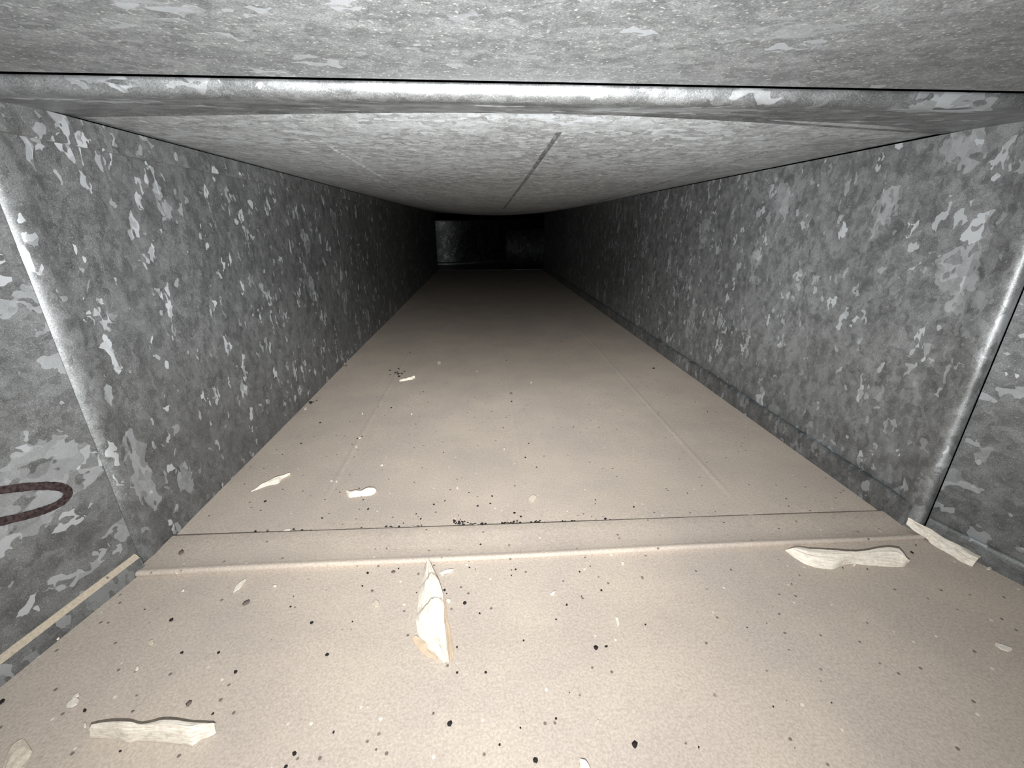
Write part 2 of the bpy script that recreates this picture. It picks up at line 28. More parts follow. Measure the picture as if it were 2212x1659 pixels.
"crumbs": [[0.0687, 0.1278, 0.00365, 16], [0.0193, 0.125, 0.0031, 14], [-0.023, 0.1437, 0.00286, 12], [0.0625, 0.1793, 0.00364, 13], [0.069, 0.1801, 0.00197, 7], [0.0321, 0.1426, 0.00144, 6], [-0.0042, 0.1691, 0.00186, 7], [-0.0206, 0.1703, 0.00159, 6], [-0.0215, 0.186, 0.00141, 5], [0.0193, 0.1875, 0.00143, 5], [0.0983, 0.1933, 0.00148, 5], [0.0507, 0.2115, 0.00187, 6], [0.0774, 0.222, 0.00195, 6], [-0.0179, 0.2177, 0.00251, 8], [-0.0079, 0.209, 0.00153, 5], [-0.0326, 0.2296, 0.00228, 7], [-0.0308, 0.2267, 0.00129, 4], [-0.0831, 0.2323, 0.00227, 7], [-0.0911, 0.2373, 0.00165, 5], [-0.0905, 0.2493, 0.00239, 7], [-0.0716, 0.2488, 0.00308, 9], [-0.0685, 0.2522, 0.00139, 4], [-0.0529, 0.2458, 0.00204, 6], [-0.0518, 0.2289, 0.00129, 4], [-0.0157, 0.2495, 0.00174, 5], [-0.0111, 0.2478, 0.00104, 3], [0.0188, 0.2453, 0.00173, 5], [0.0153, 0.2397, 0.00136, 4], [0.0157, 0.2451, 0.00103, 3], [0.0658, 0.2398, 0.00171, 5], [0.075, 0.2446, 0.00104, 3], [0.0418, 0.201, 0.0012, 4], [0.0623, 0.2179, 0.00128, 4], [-0.0985, 0.1862, 0.00221, 8], [-0.0898, 0.2083, 0.0015, 5], [-0.0318, 0.1494, 0.00146, 6], [0.0023, 0.1327, 0.00137, 6], [-0.0579, 0.1348, 0.00113, 5], [-0.0812, 0.1439, 0.00141, 6], [-0.0074, 0.2709, 0.00185, 5], [-0.081, 0.2714, 0.00146, 4], [0.1395, 0.2719, 0.00114, 3], [0.0415, 0.155, 0.00076, 3], [0.0132, 0.1395, 0.00118, 5], [0.0994, 0.3249, 0.00173, 4], [0.1316, 0.3122, 0.0021, 5], [0.098, 0.3194, 0.00128, 3], [0.0034, 0.3373, 0.00219, 5], [0.0014, 0.3261, 0.00213, 5], [-0.0101, 0.3235, 0.00212, 5], [-0.0504, 0.3283, 0.00213, 5], [-0.0187, 0.3448, 0.00178, 4], [-0.0407, 0.3332, 0.00173, 4], [-0.109, 0.3256, 0.00251, 6], [-0.1166, 0.3262, 0.00168, 4], [-0.0646, 0.316, 0.00165, 4], [-0.0624, 0.312, 0.00122, 3], [-0.0596, 0.3087, 0.00202, 5], [-0.0736, 0.3041, 0.0016, 4], [-0.1256, 0.3059, 0.00199, 5], [0.0226, 0.3112, 0.00248, 6], [0.0279, 0.3057, 0.00204, 5], [-0.255, 0.752, 0.00678, 8], [-0.2539, 0.5815, 0.00605, 9], [-0.2484, 0.5898, 0.00273, 4], [0.0381, 0.5948, 0.00493, 7], [0.0369, 0.5659, 0.0027, 4], [-0.1336, 0.5546, 0.00326, 5], [-0.0961, 0.614, 0.00215, 3], [-0.2185, 0.4566, 0.00273, 5], [-0.2299, 0.4326, 0.00156, 3], [-0.2075, 0.3442, 0.00259, 6], [-0.153, 0.3432, 0.00174, 4], [-0.1461, 0.3159, 0.00203, 5], [-0.1958, 0.302, 0.00233, 6], [-0.1858, 0.3013, 0.00156, 4], [-0.2162, 0.5127, 0.00302, 5], [-0.1517, 0.4694, 0.00226, 4], [-0.156, 0.4649, 0.00224, 4], [0.0103, 0.4473, 0.00165, 3], [0.0486, 0.4377, 0.00218, 4], [0.1102, 0.4774, 0.00177, 3], [0.0072, 0.5335, 0.00192, 3], [-0.0694, 0.3932, 0.00147, 3], [0.0418, 0.4064, 0.00205, 4], [0.0516, 0.3856, 0.00196, 4], [-0.2392, 0.2778, 0.0047, 13], [-0.1658, 0.2279, 0.00473, 15], [-0.2076, 0.2175, 0.00302, 10], [-0.1161, 0.2094, 0.00269, 9], [-0.1475, 0.1792, 0.00213, 8], [-0.164, 0.1922, 0.00195, 7], [-0.1862, 0.1937, 0.00195, 7], [-0.1629, 0.163, 0.00348, 14], [-0.2159, 0.1634, 0.00221, 9], [-0.1903, 0.1612, 0.00171, 7], [-0.1474, 0.1571, 0.0017, 7], [-0.2642, 0.1706, 0.0035, 14], [-0.1825, 0.1426, 0.00136, 6], [-0.0971, 0.1356, 0.0027, 12], [-0.099, 0.1306, 0.00176, 8], [-0.2314, 0.2276, 0.00124, 4], [-0.1364, 0.2316, 0.00096, 3], [-0.1348, 0.2231, 0.00156, 5], [0.1807, 0.1402, 0.00099, 4], [0.1483, 0.1405, 0.00098, 4], [0.0998, 0.125, 0.00114, 5], [0.1467, 0.1216, 0.00068, 3], [0.1623, 0.1869, 0.00118, 4], [0.1766, 0.189, 0.00089, 3], [0.329, 0.241, 0.00253, 7], [0.1784, 0.2338, 0.00172, 5], [0.2799, 0.2277, 0.00138, 4], [0.2628, 0.2302, 0.00138, 4], [0.3402, 0.2489, 0.00148, 4], [0.2337, 0.2616, 0.0015, 4], [0.19, 0.3295, 0.00133, 3], [0.2021, 0.3007, 0.00124, 3], [0.2144, 0.2183, 0.00099, 3], [0.3749, 0.2257, 0.00174, 5], [0.3006, 0.6982, 0.00496, 6], [0.3032, 0.5108, 0.00191, 3], [0.3028, 0.5451, 0.00201, 3], [0.17, 0.8989, 0.00307, 3], [-0.1511, 0.8348, 0.00282, 3], [0.0406, 0.7673, 0.00265, 3], [-0.0916, 0.4997, 0.0018, 3], [-0.0496, 0.4241, 0.00157, 3], [0.0207, 0.4811, 0.00176, 3], [-0.1529, 0.7058, 0.00323, 4], [-0.1569, 0.7104, 0.00243, 3], [-0.1638, 0.6981, 0.00239, 3], [-0.1503, 0.6979, 0.00319, 4], [-0.1553, 0.7306, 0.00333, 4], [-0.1465, 0.6875, 0.00473, 6], [-0.1531, 0.7288, 0.00249, 3], [-0.1498, 0.7031, 0.00482, 6], [-0.1421, 0.7149, 0.00327, 4], [-0.1448, 0.7028, 0.00482, 6], [-0.157, 0.7059, 0.00242, 3], [-0.1568, 0.7102, 0.00405, 5], [-0.1538, 0.7118, 0.00325, 4], [-0.1687, 0.7215, 0.00411, 5], [-0.2521, 0.5815, 0.00269, 4], [-0.2565, 0.5856, 0.00271, 4], [-0.2521, 0.5774, 0.00201, 3], [-0.2501, 0.5843, 0.0027, 4], [-0.0881, 0.3004, 0.00237, 6], [-0.0906, 0.305, 0.0012, 3], [-0.0767, 0.2996, 0.00237, 6], [-0.0852, 0.3001, 0.00158, 4], [-0.0874, 0.3003, 0.00237, 6], [-0.0901, 0.3005, 0.00118, 3], [-0.0808, 0.3006, 0.00158, 4], [-0.0831, 0.3009, 0.00119, 3], [-0.0781, 0.3011, 0.00158, 4], [-0.0843, 0.3001, 0.00237, 6], [-0.0761, 0.3002, 0.00158, 4], [-0.0849, 0.3037, 0.00119, 3], [-0.0847, 0.3001, 0.00118, 3], [-0.0828, 0.3, 0.00197, 5], [-0.0609, 0.2996, 0.00198, 5], [-0.0576, 0.2994, 0.00119, 3], [-0.0599, 0.2995, 0.00119, 3], [-0.0603, 0.2996, 0.00119, 3], [-0.0653, 0.2999, 0.00158, 4], [-0.0215, 0.2988, 0.00159, 4], [-0.0225, 0.2991, 0.00119, 3], [-0.0255, 0.2997, 0.00239, 6], [-0.0239, 0.3033, 0.00121, 3], [-0.0304, 0.3019, 0.002, 5], [-0.027, 0.3111, 0.00123, 3], [-0.025, 0.3013, 0.0016, 4], [-0.0281, 0.301, 0.0012, 3], [-0.0265, 0.3025, 0.0012, 3], [-0.0259, 0.3026, 0.00241, 6], [-0.0211, 0.3028, 0.00161, 4], [-0.0261, 0.2998, 0.00159, 4], [-0.0265, 0.3013, 0.0012, 3], [-0.0291, 0.3005, 0.00159, 4], [-0.0183, 0.3009, 0.002, 5], [-0.0229, 0.3017, 0.0024, 6], [-0.0306, 0.3043, 0.00241, 6], [-0.0229, 0.2996, 0.00159, 4], [-0.0249, 0.3057, 0.00121, 3], [-0.0296, 0.3035, 0.00241, 6], [-0.0282, 0.3024, 0.0012, 3], [-0.03, 0.3035, 0.00161, 4], [0.0127, 0.2981, 0.0016, 4], [0.0266, 0.2976, 0.0024, 6], [0.0145, 0.298, 0.00199, 5], [0.0241, 0.2995, 0.00241, 6], [0.0213, 0.2989, 0.0024, 6], [0.0111, 0.2982, 0.00239, 6], [0.0113, 0.2982, 0.0012, 3], [0.0159, 0.2979, 0.00199, 5], [0.0169, 0.2978, 0.0016, 4], [0.0195, 0.2977, 0.0012, 3], [0.0187, 0.2981, 0.002, 5], [0.016, 0.2982, 0.002, 5], [0.0134, 0.2981, 0.00239, 6], [0.0106, 0.2983, 0.0016, 4], [0.0132, 0.2981, 0.0016, 4], [0.0238, 0.2974, 0.0012, 3], [0.0139, 0.298, 0.0012, 3], [0.0203, 0.2976, 0.00159, 4], [0.044, 0.2992, 0.00161, 4], [0.0416, 0.2974, 0.0016, 4], [0.0426, 0.2973, 0.002, 5], [0.0422, 0.2973, 0.0016, 4], [0.0366, 0.2977, 0.0016, 4], [0.0475, 0.297, 0.0012, 3], [0.0362, 0.298, 0.0016, 4], [0.0359, 0.2978, 0.0012, 3], [0.0398, 0.2975, 0.0024, 6], [0.0435, 0.2972, 0.0016, 4], [0.041, 0.2996, 0.00121, 3], [0.0411, 0.2974, 0.0016, 4], [-0.0033, 0.2982, 0.00239, 6], [-0.0161, 0.2991, 0.00199, 5], [-0.0062, 0.2984, 0.00159, 4], [-0.0059, 0.2984, 0.00239, 6], [-0.0035, 0.2982, 0.00159, 4], [-0.0268, 0.2998, 0.00199, 5], [-0.0132, 0.2989, 0.00159, 4], [-0.0145, 0.299, 0.00119, 3], [-0.0068, 0.2984, 0.00239, 6], [-0.0121, 0.2988, 0.00199, 5], [0.0775, 0.2963, 0.0012, 3], [0.0656, 0.2971, 0.0012, 3], [0.0634, 0.2972, 0.00201, 5], [0.0715, 0.2967, 0.00241, 6], [0.0736, 0.2965, 0.00241, 6], [0.0663, 0.297, 0.0012, 3], [0.0929, 0.2977, 0.00121, 3], [0.1016, 0.299, 0.00122, 3], [0.1021, 0.2978, 0.00162, 4], [0.0902, 0.3017, 0.00122, 3], [0.1, 0.3009, 0.00122, 3], [0.1011, 0.2976, 0.00242, 6], [-0.1082, 0.3003, 0.00236, 6], [-0.1231, 0.3014, 0.00157, 4], [-0.1049, 0.3001, 0.00157, 4], [-0.116, 0.3009, 0.00118, 3], [-0.113, 0.3007, 0.00197, 5], [-0.0823, 0.2985, 0.00157, 4], [-0.1426, 0.354, 0.00178, 4], [-0.1203, 0.3465, 0.00132, 3], [-0.1171, 0.3404, 0.00173, 4], [-0.1259, 0.3594, 0.00181, 4], [-0.126, 0.3493, 0.00133, 3], [-0.1177, 0.3501, 0.00266, 6], [-0.1106, 0.3548, 0.0018, 4], [-0.1503, 0.3005, 0.00156, 4], [-0.1649, 0.3024, 0.00196, 5], [-0.1688, 0.3017, 0.00117, 3], [-0.1634, 0.3014, 0.00117, 3], [-0.1573, 0.301, 0.00234, 6], [-0.1863, 0.303, 0.00195, 5]], 
"brown": {
"0": 86, 
"1": 87, 
"2": 93, 
"3": 20}, 
"brown_label": {
"0": "greyish brown crumb on the left end of the joint strip", 
"1": "greyish brown crumb in front of the left part of the joint strip", 
"2": "greyish brown crumb above the right end of the curled chip", 
"3": "brown crumb against the front of the joint strip, left of the large shard"}, 
"crumb_labels": {
"0": "largest black crumb, near the bottom edge right of the centre", 
"1": "black crumb at the bottom edge just right of the centre", 
"3": "double black crumb right of the middle of the near floor", 
"86": "greyish brown crumb on the left end of the joint strip", 
"87": "greyish brown crumb in front of the left part of the joint strip", 
"93": "greyish brown crumb above the right end of the curled chip", 
"20": "brown crumb against the front of the joint strip, left of the large shard", 
"7": "larger dark crumb nearest below the large layered cream shard", 
"6": "second nearest of the larger dark crumbs below the large layered cream shard", 
"35": "third nearest of the larger dark crumbs below the large layered cream shard", 
"2": "fourth nearest of the larger dark crumbs below the large layered cream shard", 
"36": "fifth nearest of the larger dark crumbs below the large layered cream shard", 
"4": "larger dark crumb nearest below the thin pale splinter", 
"5": "second nearest of the larger dark crumbs below the thin pale splinter", 
"11": "larger dark crumb nearest left of the thin pale splinter", 
"12": "larger dark crumb nearest above the thin pale splinter", 
"13": "larger dark crumb nearest right of the large layered cream shard", 
"15": "larger dark crumb nearest above the large layered cream shard", 
"22": "second nearest of the larger dark crumbs above the large layered cream shard", 
"60": "third nearest of the larger dark crumbs above the large layered cream shard", 
"17": "larger dark crumb nearest above the square beige flake", 
"19": "second nearest of the larger dark crumbs above the square beige flake", 
"33": "larger dark crumb nearest below the square beige flake", 
"38": "second nearest of the larger dark crumbs below the square beige flake", 
"53": "larger dark crumb nearest below the small curled white chip", 
"62": "larger dark crumb nearest left of the bone-shaped curl", 
"63": "larger dark crumb nearest above the thin far sliver", 
"65": "larger dark crumb nearest right of the bone-shaped curl", 
"120": "second nearest of the larger dark crumbs right of the bone-shaped curl", 
"71": "larger dark crumb nearest below the thin far sliver", 
"74": "second nearest of the larger dark crumbs below the thin far sliver", 
"88": "larger dark crumb nearest left of the leaf-shaped white flake", 
"89": "larger dark crumb nearest left of the square beige flake", 
"91": "larger dark crumb nearest below the leaf-shaped white flake", 
"90": "second nearest of the larger dark crumbs below the leaf-shaped white flake", 
"95": "larger dark crumb nearest above the long curled chip", 
"92": "second nearest of the larger dark crumbs above the long curled chip", 
"98": "larger dark crumb nearest left of the long curled chip", 
"94": "second nearest of the larger dark crumbs left of the long curled chip", 
"97": "third nearest of the larger dark crumbs left of the long curled chip", 
"96": "larger dark crumb nearest right of the long curled chip", 
"100": "second nearest of the larger dark crumbs right of the long curled chip", 
"99": "third nearest of the larger dark crumbs right of the long curled chip", 
"110": "larger dark crumb nearest left of the pale corner stick"}, 
"ceil_beads": [[[-0.121, 0.3828], [-0.1191, 0.4142], [-0.1167, 0.4518], [-0.1141, 0.4988], [-0.1112, 0.5597], [-0.108, 0.6438], [-0.1051, 0.7706], [-0.1058, 1.0121]], [[0.0563, 0.3385], [0.055, 0.3654], [0.0536, 0.3986], [0.0522, 0.4414], [0.0507, 0.4989], [0.0486, 0.5787], [0.0464, 0.702], [0.0455, 0.9488]], [[0.2618, 0.3459], [0.2554, 0.3756], [0.2483, 0.4117], [0.2429, 0.4614], [0.2394, 0.5323], [0.2357, 0.6329], [0.2276, 0.7741], [0.239, 1.1106]]], 
"floor_beads": [[[-0.1495, 0.9147], [-0.1532, 0.6967], [-0.1534, 0.5547], [-0.1533, 0.4563], [-0.1533, 0.3843], [-0.1532, 0.3294]], [[0.0372, 1.1472], [0.0365, 0.8311], [0.036, 0.6435], [0.0357, 0.5192], [0.0355, 0.4309], [0.0354, 0.3648]], [[0.2414, 1.6317], [0.235, 0.9508], [0.2322, 0.6535], [0.2306, 0.4868], [0.2296, 0.3802], [0.2289, 0.3061]]], 
"marker": [[0.177, 0.1085], [0.1969, 0.1094], [0.21, 0.1062], [0.224, 0.1001], [0.2334, 0.0949], [0.2407, 0.0892], [0.2435, 0.0838], [0.2408, 0.0803], [0.2343, 0.0796], [0.2245, 0.0818], [0.2113, 0.0868], [0.2012, 0.091], [0.1858, 0.0955]]}
XL, XR, ZC = D['dims']['xL'], D['dims']['xR'], D['dims']['zC']

# ---------------------------------------------------------------- camera, world, light, exposure
cam = bpy.data.cameras.new('camera'); co = bpy.data.objects.new('camera', cam); C.objects.link(co)
r = D['cam']['rot']
m = Matrix.Identity(4)
for i in range(3):
    m[i][0], m[i][1], m[i][2] = r[i][0], r[i][2], -r[i][1]
m[2][3] = D['cam']['h']
co.matrix_world = m
cam.sensor_fit = 'HORIZONTAL'; cam.sensor_width = 36
cam.lens = D['cam']['f']*36/2212
cam.clip_start = .01; cam.clip_end = 50
S.camera = co

w = bpy.data.worlds.new('world'); S.world = w; w.use_nodes = True
w.node_tree.nodes['Background'].inputs[0].default_value = (0, 0, 0, 1)
w.node_tree.nodes['Background'].inputs[1].default_value = 0

S.view_settings.view_transform = 'Standard'; S.view_settings.look = 'None'
S.view_settings.gamma = 1; S.view_settings.use_curve_mapping = False
S.view_settings.exposure = 0.0

# the phone's LED flash beside the lens: a small lamp with a forward beam
FLASH_POWER = 61
BEAM = [(0, .16), (5, .19), (9, .26), (13, .38), (19, .44), (25, .28), (32, .185), (45, .097), (62, .057), (90, .05), (180, .0)]
ld = bpy.data.lights.new('flash', 'POINT'); lo = bpy.data.objects.new('flash', ld); C.objects.link(lo)
lo.location = (-.004, -.012, .206)
ld.energy = FLASH_POWER; ld.color = (1, 1, 1); ld.shadow_soft_size = .0016
ld.use_nodes = True
nt = ld.node_tree; N = nt.nodes; L = nt.links
em = N['Emission']
tc = N.new('ShaderNodeTexCoord'); dp = N.new('ShaderNodeVectorMath'); dp.operation = 'DOT_PRODUCT'
dp.inputs[1].default_value = Vector((.04, 1, -.01)).normalized()
ac = N.new('ShaderNodeMath'); ac.operation = 'ARCCOSINE'
mr = N.new('ShaderNodeMath'); mr.operation = 'DIVIDE'; mr.inputs[1].default_value = math.pi
fc = N.new('ShaderNodeFloatCurve')
sx = N.new('ShaderNodeVectorMath'); sx.operation = 'MULTIPLY'; sx.inputs[1].default_value = (.55, 1, 1)   # beam wider than high
nm = N.new('ShaderNodeVectorMath'); nm.operation = 'NORMALIZE'
L.new(tc.outputs['Normal'], sx.inputs[0]); L.new(sx.outputs[0], nm.inputs[0]); L.new(nm.outputs[0], dp.inputs[0]); L.new(dp.outputs['Value'], ac.inputs[0]); L.new(ac.outputs[0], mr.inputs[0])
L.new(mr.outputs[0], fc.inputs['Value']); L.new(fc.outputs[0], em.inputs['Strength'])
cu = fc.mapping.curves[0]
for k, (a, v) in enumerate(BEAM):
    if k == 0: cu.points[0].location = (0, v)
    elif k == len(BEAM)-1: cu.points[-1].location = (1, v)
    else: cu.points.new(a/180, v)
for q in cu.points: q.handle_type = 'VECTOR'
fc.mapping.update()

# ---------------------------------------------------------------- materials
def new_mat(name):
    M = bpy.data.materials.new(name); M.use_nodes = True
    return M, M.node_tree.nodes, M.node_tree.links, M.node_tree.nodes['Principled BSDF']
def math_n(N, L, op, a, b=None, clamp=False):
    n = N.new('ShaderNodeMath'); n.operation = op; n.use_clamp = clamp
    for i, v in enumerate((a, b)):
        if v is None: continue
        if isinstance(v, (int, float)): n.inputs[i].default_value = v
        else: L.new(v, n.inputs[i])
    return n.outputs[0]
def noise(N, L, vec, scale, detail=3, rough=.6):
    n = N.new('ShaderNodeTexNoise'); n.inputs['Scale'].default_value = scale
    n.inputs['Detail'].default_value = detail; n.inputs['Roughness'].default_value = rough
    L.new(vec, n.inputs['Vector']); return n
def vmap(N, L, src, sc):
    n = N.new('ShaderNodeMapping'); n.inputs['Scale'].default_value = sc
    L.new(src, n.inputs['Vector']); return n.outputs[0]
def step(N, L, v, lo, hi, a=0, b=1):
    n = N.new('ShaderNodeMapRange'); n.interpolation_type = 'SMOOTHSTEP'
    for i, x in ((1, lo), (2, hi), (3, a), (4, b)): n.inputs[i].default_value = x
    L.new(v, n.inputs[0]); return n.outputs[0]
def mixc(N, L, f, a, b, mode='MIX'):
    n = N.new('ShaderNodeMix'); n.data_type = 'RGBA'; n.blend_type = mode
    for i, v in ((0, f), (6, a), (7, b)):
        if isinstance(v, (int, float)): n.inputs[i].default_value = v
        elif isinstance(v, tuple): n.inputs[i].default_value = v
        else: L.new(v, n.inputs[i])
    return n.outputs[2]
def g(v, t=(1, 1, 1)): return (v*t[0], v*t[1], v*t[2], 1)

def galvanized(name, dark=.10, mid=.17, light=.6, flakes=1., stretch=(1, 1, .5), scale=95, salt=.3, metal=.4, rough=.45, salt_scale=1300, base_scale=70):
    """zinc spangle: fine mottled grey with sparse crisp bright crystals"""
    M, N, L, B = new_mat(name)
    tc = N.new('ShaderNodeTexCoord'); P = tc.outputs['Object']
    dn = noise(N, L, P, 110, 1.5, .5)
    off = N.new('ShaderNodeVectorMath'); off.operation = 'SUBTRACT'; L.new(dn.outputs['Color'], off.inputs[0]); off.inputs[1].default_value = (.5, .5, .5)
    sc = N.new('ShaderNodeVectorMath'); sc.operation = 'SCALE'; sc.inputs['Scale'].default_value = .014; L.new(off.outputs[0], sc.inputs[0])
    ad = N.new('ShaderNodeVectorMath'); ad.operation = 'ADD'; L.new(P, ad.inputs[0]); L.new(sc.outputs[0], ad.inputs[1])
    Q = vmap(N, L, ad.outputs[0], stretch)
    def cells(s, src=None):
        v = N.new('ShaderNodeTexVoronoi'); v.inputs['Scale'].default_value = s; L.new(src or Q, v.inputs['Vector'])
        sp = N.new('ShaderNodeSeparateColor'); L.new(v.outputs['Color'], sp.inputs[0]); return sp.outputs
    a = cells(scale); b = cells(scale*1.75); c = cells(scale*3.2); big = cells(scale*.5)
    cl = noise(N, L, P, base_scale, 5, .68)
    lo_ = noise(N, L, P, 7, 2)
    t = math_n(N, L, 'ADD', math_n(N, L, 'MULTIPLY', cl.outputs[0], .62), math_n(N, L, 'MULTIPLY', a[0], .12))
    t = math_n(N, L, 'ADD', t, math_n(N, L, 'MULTIPLY', b[0], .12))
    t = math_n(N, L, 'ADD', t, math_n(N, L, 'MULTIPLY', c[0], .14))
    t = math_n(N, L, 'ADD', t, math_n(N, L, 'MULTIPLY', math_n(N, L, 'SUBTRACT', lo_.outputs[0], .5), .3), True)
    base = mixc(N, L, step(N, L, t, .26, .74), g(dark, (.96, 1, 1.01)), g(mid*1.4, (.96, 1, 1.01)))
    cut = noise(N, L, vmap(N, L, P, stretch), 170, 1, .4)          # trims crystals to shards
    f1 = math_n(N, L, 'MULTIPLY', step(N, L, a[1], 1-.050*flakes, 1-.050*flakes+.006), step(N, L, cut.outputs[0], .44, .47))
    f2 = math_n(N, L, 'MULTIPLY', step(N, L, b[1], 1-.075*flakes, 1-.075*flakes+.008), step(N, L, cut.outputs[0], .40, .43))
    f3 = step(N, L, c[2], 1-.030*flakes, 1-.030*flakes+.006, 0, .7)
    f0 = math_n(N, L, 'MULTIPLY', step(N, L, big[1], 1-.05*flakes, 1-.05*flakes+.006, 0, .5), step(N, L, cut.outputs[0], .36, .40))
    fl = math_n(N, L, 'MAXIMUM', math_n(N, L, 'MAXIMUM', f1, f2), math_n(N, L, 'MAXIMUM', f3, f0))
    fl = math_n(N, L, 'MULTIPLY', fl, step(N, L, b[2], 0, 1, .4, 1))
    gr = noise(N, L, P, 1500, 2, .7)
    base = mixc(N, L, .8, base, step(N, L, gr.outputs[0], .25, .75, .62, 1.38), 'MULTIPLY')
    col = mixc(N, L, fl, base, g(light, (.95, 1, 1.04)))
    if salt:
        s = noise(N, L, P, salt_scale, 1, .5)
        col = mixc(N, L, step(N, L, s.outputs[0], .635, .72, 0, min(salt, 1)), col, g(light*1.1, (1, .99, .96)))
    L.new(col, B.inputs['Base Color'])
    B.inputs['Metallic'].default_value = metal
    L.new(step(N, L, t, .2, .8, rough-.05, rough+.08), B.inputs['Roughness'])
    bu = N.new('ShaderNodeBump'); bu.inputs['Strength'].default_value = .2; bu.inputs['Distance'].default_value = .0003
    L.new(gr.outputs[0], bu.inputs['Height']); L.new(bu.outputs[0], B.inputs['Normal'])
    return M

def dusty(name, col=(.52, .452, .385), fade=0.):
    """thick settled dust"""
    M, N, L, B = new_mat(name)
    tc = N.new('ShaderNodeTexCoord'); P = tc.outputs['Object']
    n1 = noise(N, L, P, 700, 3, .7); n2 = noise(N, L, P, 14, 4, .6); n3 = noise(N, L, P, 240, 3, .65)
    base = mixc(N, L, step(N, L, n2.outputs[0], .3, .7), (col[0]*.93, col[1]*.93, col[2]*.95, 1), (col[0]*1.05, col[1]*1.05, col[2]*1.03, 1))
    base = mixc(N, L, 1.0, base, step(N, L, n1.outputs[0], .25, .75, .84, 1.16), 'MULTIPLY')
    base = mixc(N, L, step(N, L, n3.outputs[0], .60, .72, 0, .28), base, (col[0]*.6, col[1]*.56, col[2]*.52, 1))
    # scattered dark and white grains in the dust
    def grains(s, thr, keep):
        v = N.new('ShaderNodeTexVoronoi'); v.inputs['Scale'].default_value = s; L.new(P, v.inputs['Vector'])
        sp = N.new('ShaderNodeSeparateColor'); L.new(v.outputs['Color'], sp.inputs[0])
        return math_n(N, L, 'MULTIPLY', step(N, L, v.outputs['Distance'], thr, thr+.1, 1, 0), step(N, L, sp.outputs[0], keep, keep+.02))
    base = mixc(N, L, math_n(N, L, 'MULTIPLY', grains(190, .13, .9), .8), base, (.12, .1, .09, 1))
    base = mixc(N, L, math_n(N, L, 'MULTIPLY', grains(170, .1, .93), .7), base, (.85, .8, .7, 1))
    L.new(base, B.inputs['Base Color']); B.inputs['Roughness'].default_value = .95
    B.inputs['Specular IOR Level'].default_value = .1
    bu = N.new('ShaderNodeBump'); bu.inputs['Strength'].default_value = .35; bu.inputs['Distance'].default_value = .0005
    L.new(math_n(N, L, 'ADD', n1.outputs[0], n3.outputs[0]), bu.inputs['Height']); L.new(bu.outputs[0], B.inputs['Normal'])
    return M

def fibre(name, col=(.74, .68, .58), streak=(1, 1, 1), amt=.35):
    M, N, L, B = new_mat(name)
    tc = N.new('ShaderNodeTexCoord')
    u = noise(N, L, vmap(N, L, tc.outputs['UV'], (2.2, 16, 1)), 1.0, 4, .7)
    n = noise(N, L, tc.outputs['Object'], 420, 3)
    f = math_n(N, L, 'ADD', math_n(N, L, 'MULTIPLY', u.outputs[0], .7), math_n(N, L, 'MULTIPLY', n.outputs[0], .3))
    c = mixc(N, L, step(N, L, f, .3, .62), (col[0]*(1-amt), col[1]*(1-amt*1.1), col[2]*(1-amt*1.2), 1), col+(1,))
    L.new(c, B.inputs['Base Color']); B.inputs['Roughness'].default_value = .85; B.inputs['Specular IOR Level'].default_value = .15
    bu = N.new('ShaderNodeBump'); bu.inputs['Strength'].default_value = .5; bu.inputs['Distance'].default_value = .0006
    L.new(f, bu.inputs['Height']); L.new(bu.outputs[0], B.inputs['Normal'])
    return M

def plain(name, col, rough=.9, n_amt=.3, scale=900):
    M, N, L, B = new_mat(name)
    tc = N.new('ShaderNodeTexCoord'); n = noise(N, L, tc.outputs['Object'], scale, 2)
    L.new(mixc(N, L, step(N, L, n.outputs[0], .3, .7), tuple(v*(1-n_amt) for v in col)+(1,), tuple(min(1, v*(1+n_amt)) for v in col)+(1,)), B.inputs['Base Color'])
    B.inputs['Roughness'].default_value = rough; B.inputs['Specular IOR Level'].default_value = .2
    return M

ZW = galvanized('zinc_wall', dark=.10, mid=.155, flakes=.6, light=.6)
ZR = galvanized('zinc_right_wall', dark=.125, mid=.21, scale=80, flakes=.75, light=.55, stretch=(1, 1, .6))
ZLH = galvanized('zinc_left_hem', dark=.125, mid=.19, flakes=.55, light=.6, metal=.58, rough=.53)
ZRH = galvanized('zinc_right_hem', dark=.15, mid=.25, scale=80, flakes=.7, light=.55, stretch=(1, 1, .6), metal=.58, rough=.5)
ZN = galvanized('zinc_near_wall', dark=.10, mid=.15, flakes=1., light=.5, scale=66, stretch=(1, .62, 1))
ZX = galvanized('zinc_ceiling', dark=.19, mid=.275, light=.46, flakes=2.2, stretch=(.45, 1, 1), salt=.6, metal=.3, rough=.5, scale=150, salt_scale=900, base_scale=160)
ZS = galvanized('zinc_scuffed', dark=.07, mid=.16, light=.3, flakes=.5, stretch=(1, .4, 1), salt=.3, metal=.3, rough=.5, scale=150, base_scale=300)
ZY = galvanized('zinc_near_ceiling', dark=.125, mid=.165, light=.31, flakes=.4, stretch=(.45, 1, 1), salt=1.1, metal=.3, rough=.5, salt_scale=560, base_scale=140)
ZH = galvanized('zinc_hem', dark=.13, mid=.20, light=.55, flakes=.6, stretch=(.3, 1, 1), scale=70, metal=.75, rough=.47, salt=.4)
ZV = galvanized('zinc_seam', dark=.10, mid=.17, light=.42, flakes=.7, scale=90, metal=.5, rough=.42)
DU = dusty('floor_dust')
DS = dusty('ledge_dust', (.46, .40, .315))
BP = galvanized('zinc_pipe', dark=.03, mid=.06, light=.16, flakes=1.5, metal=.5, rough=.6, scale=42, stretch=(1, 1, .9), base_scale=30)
FB = fibre('pale_fibre', (.90, .84, .735), amt=.38); FT = fibre('tan_fibre', (.66, .53, .39), amt=.2)
FW = plain('flake_white', (.78, .73, .64), .8, .12)
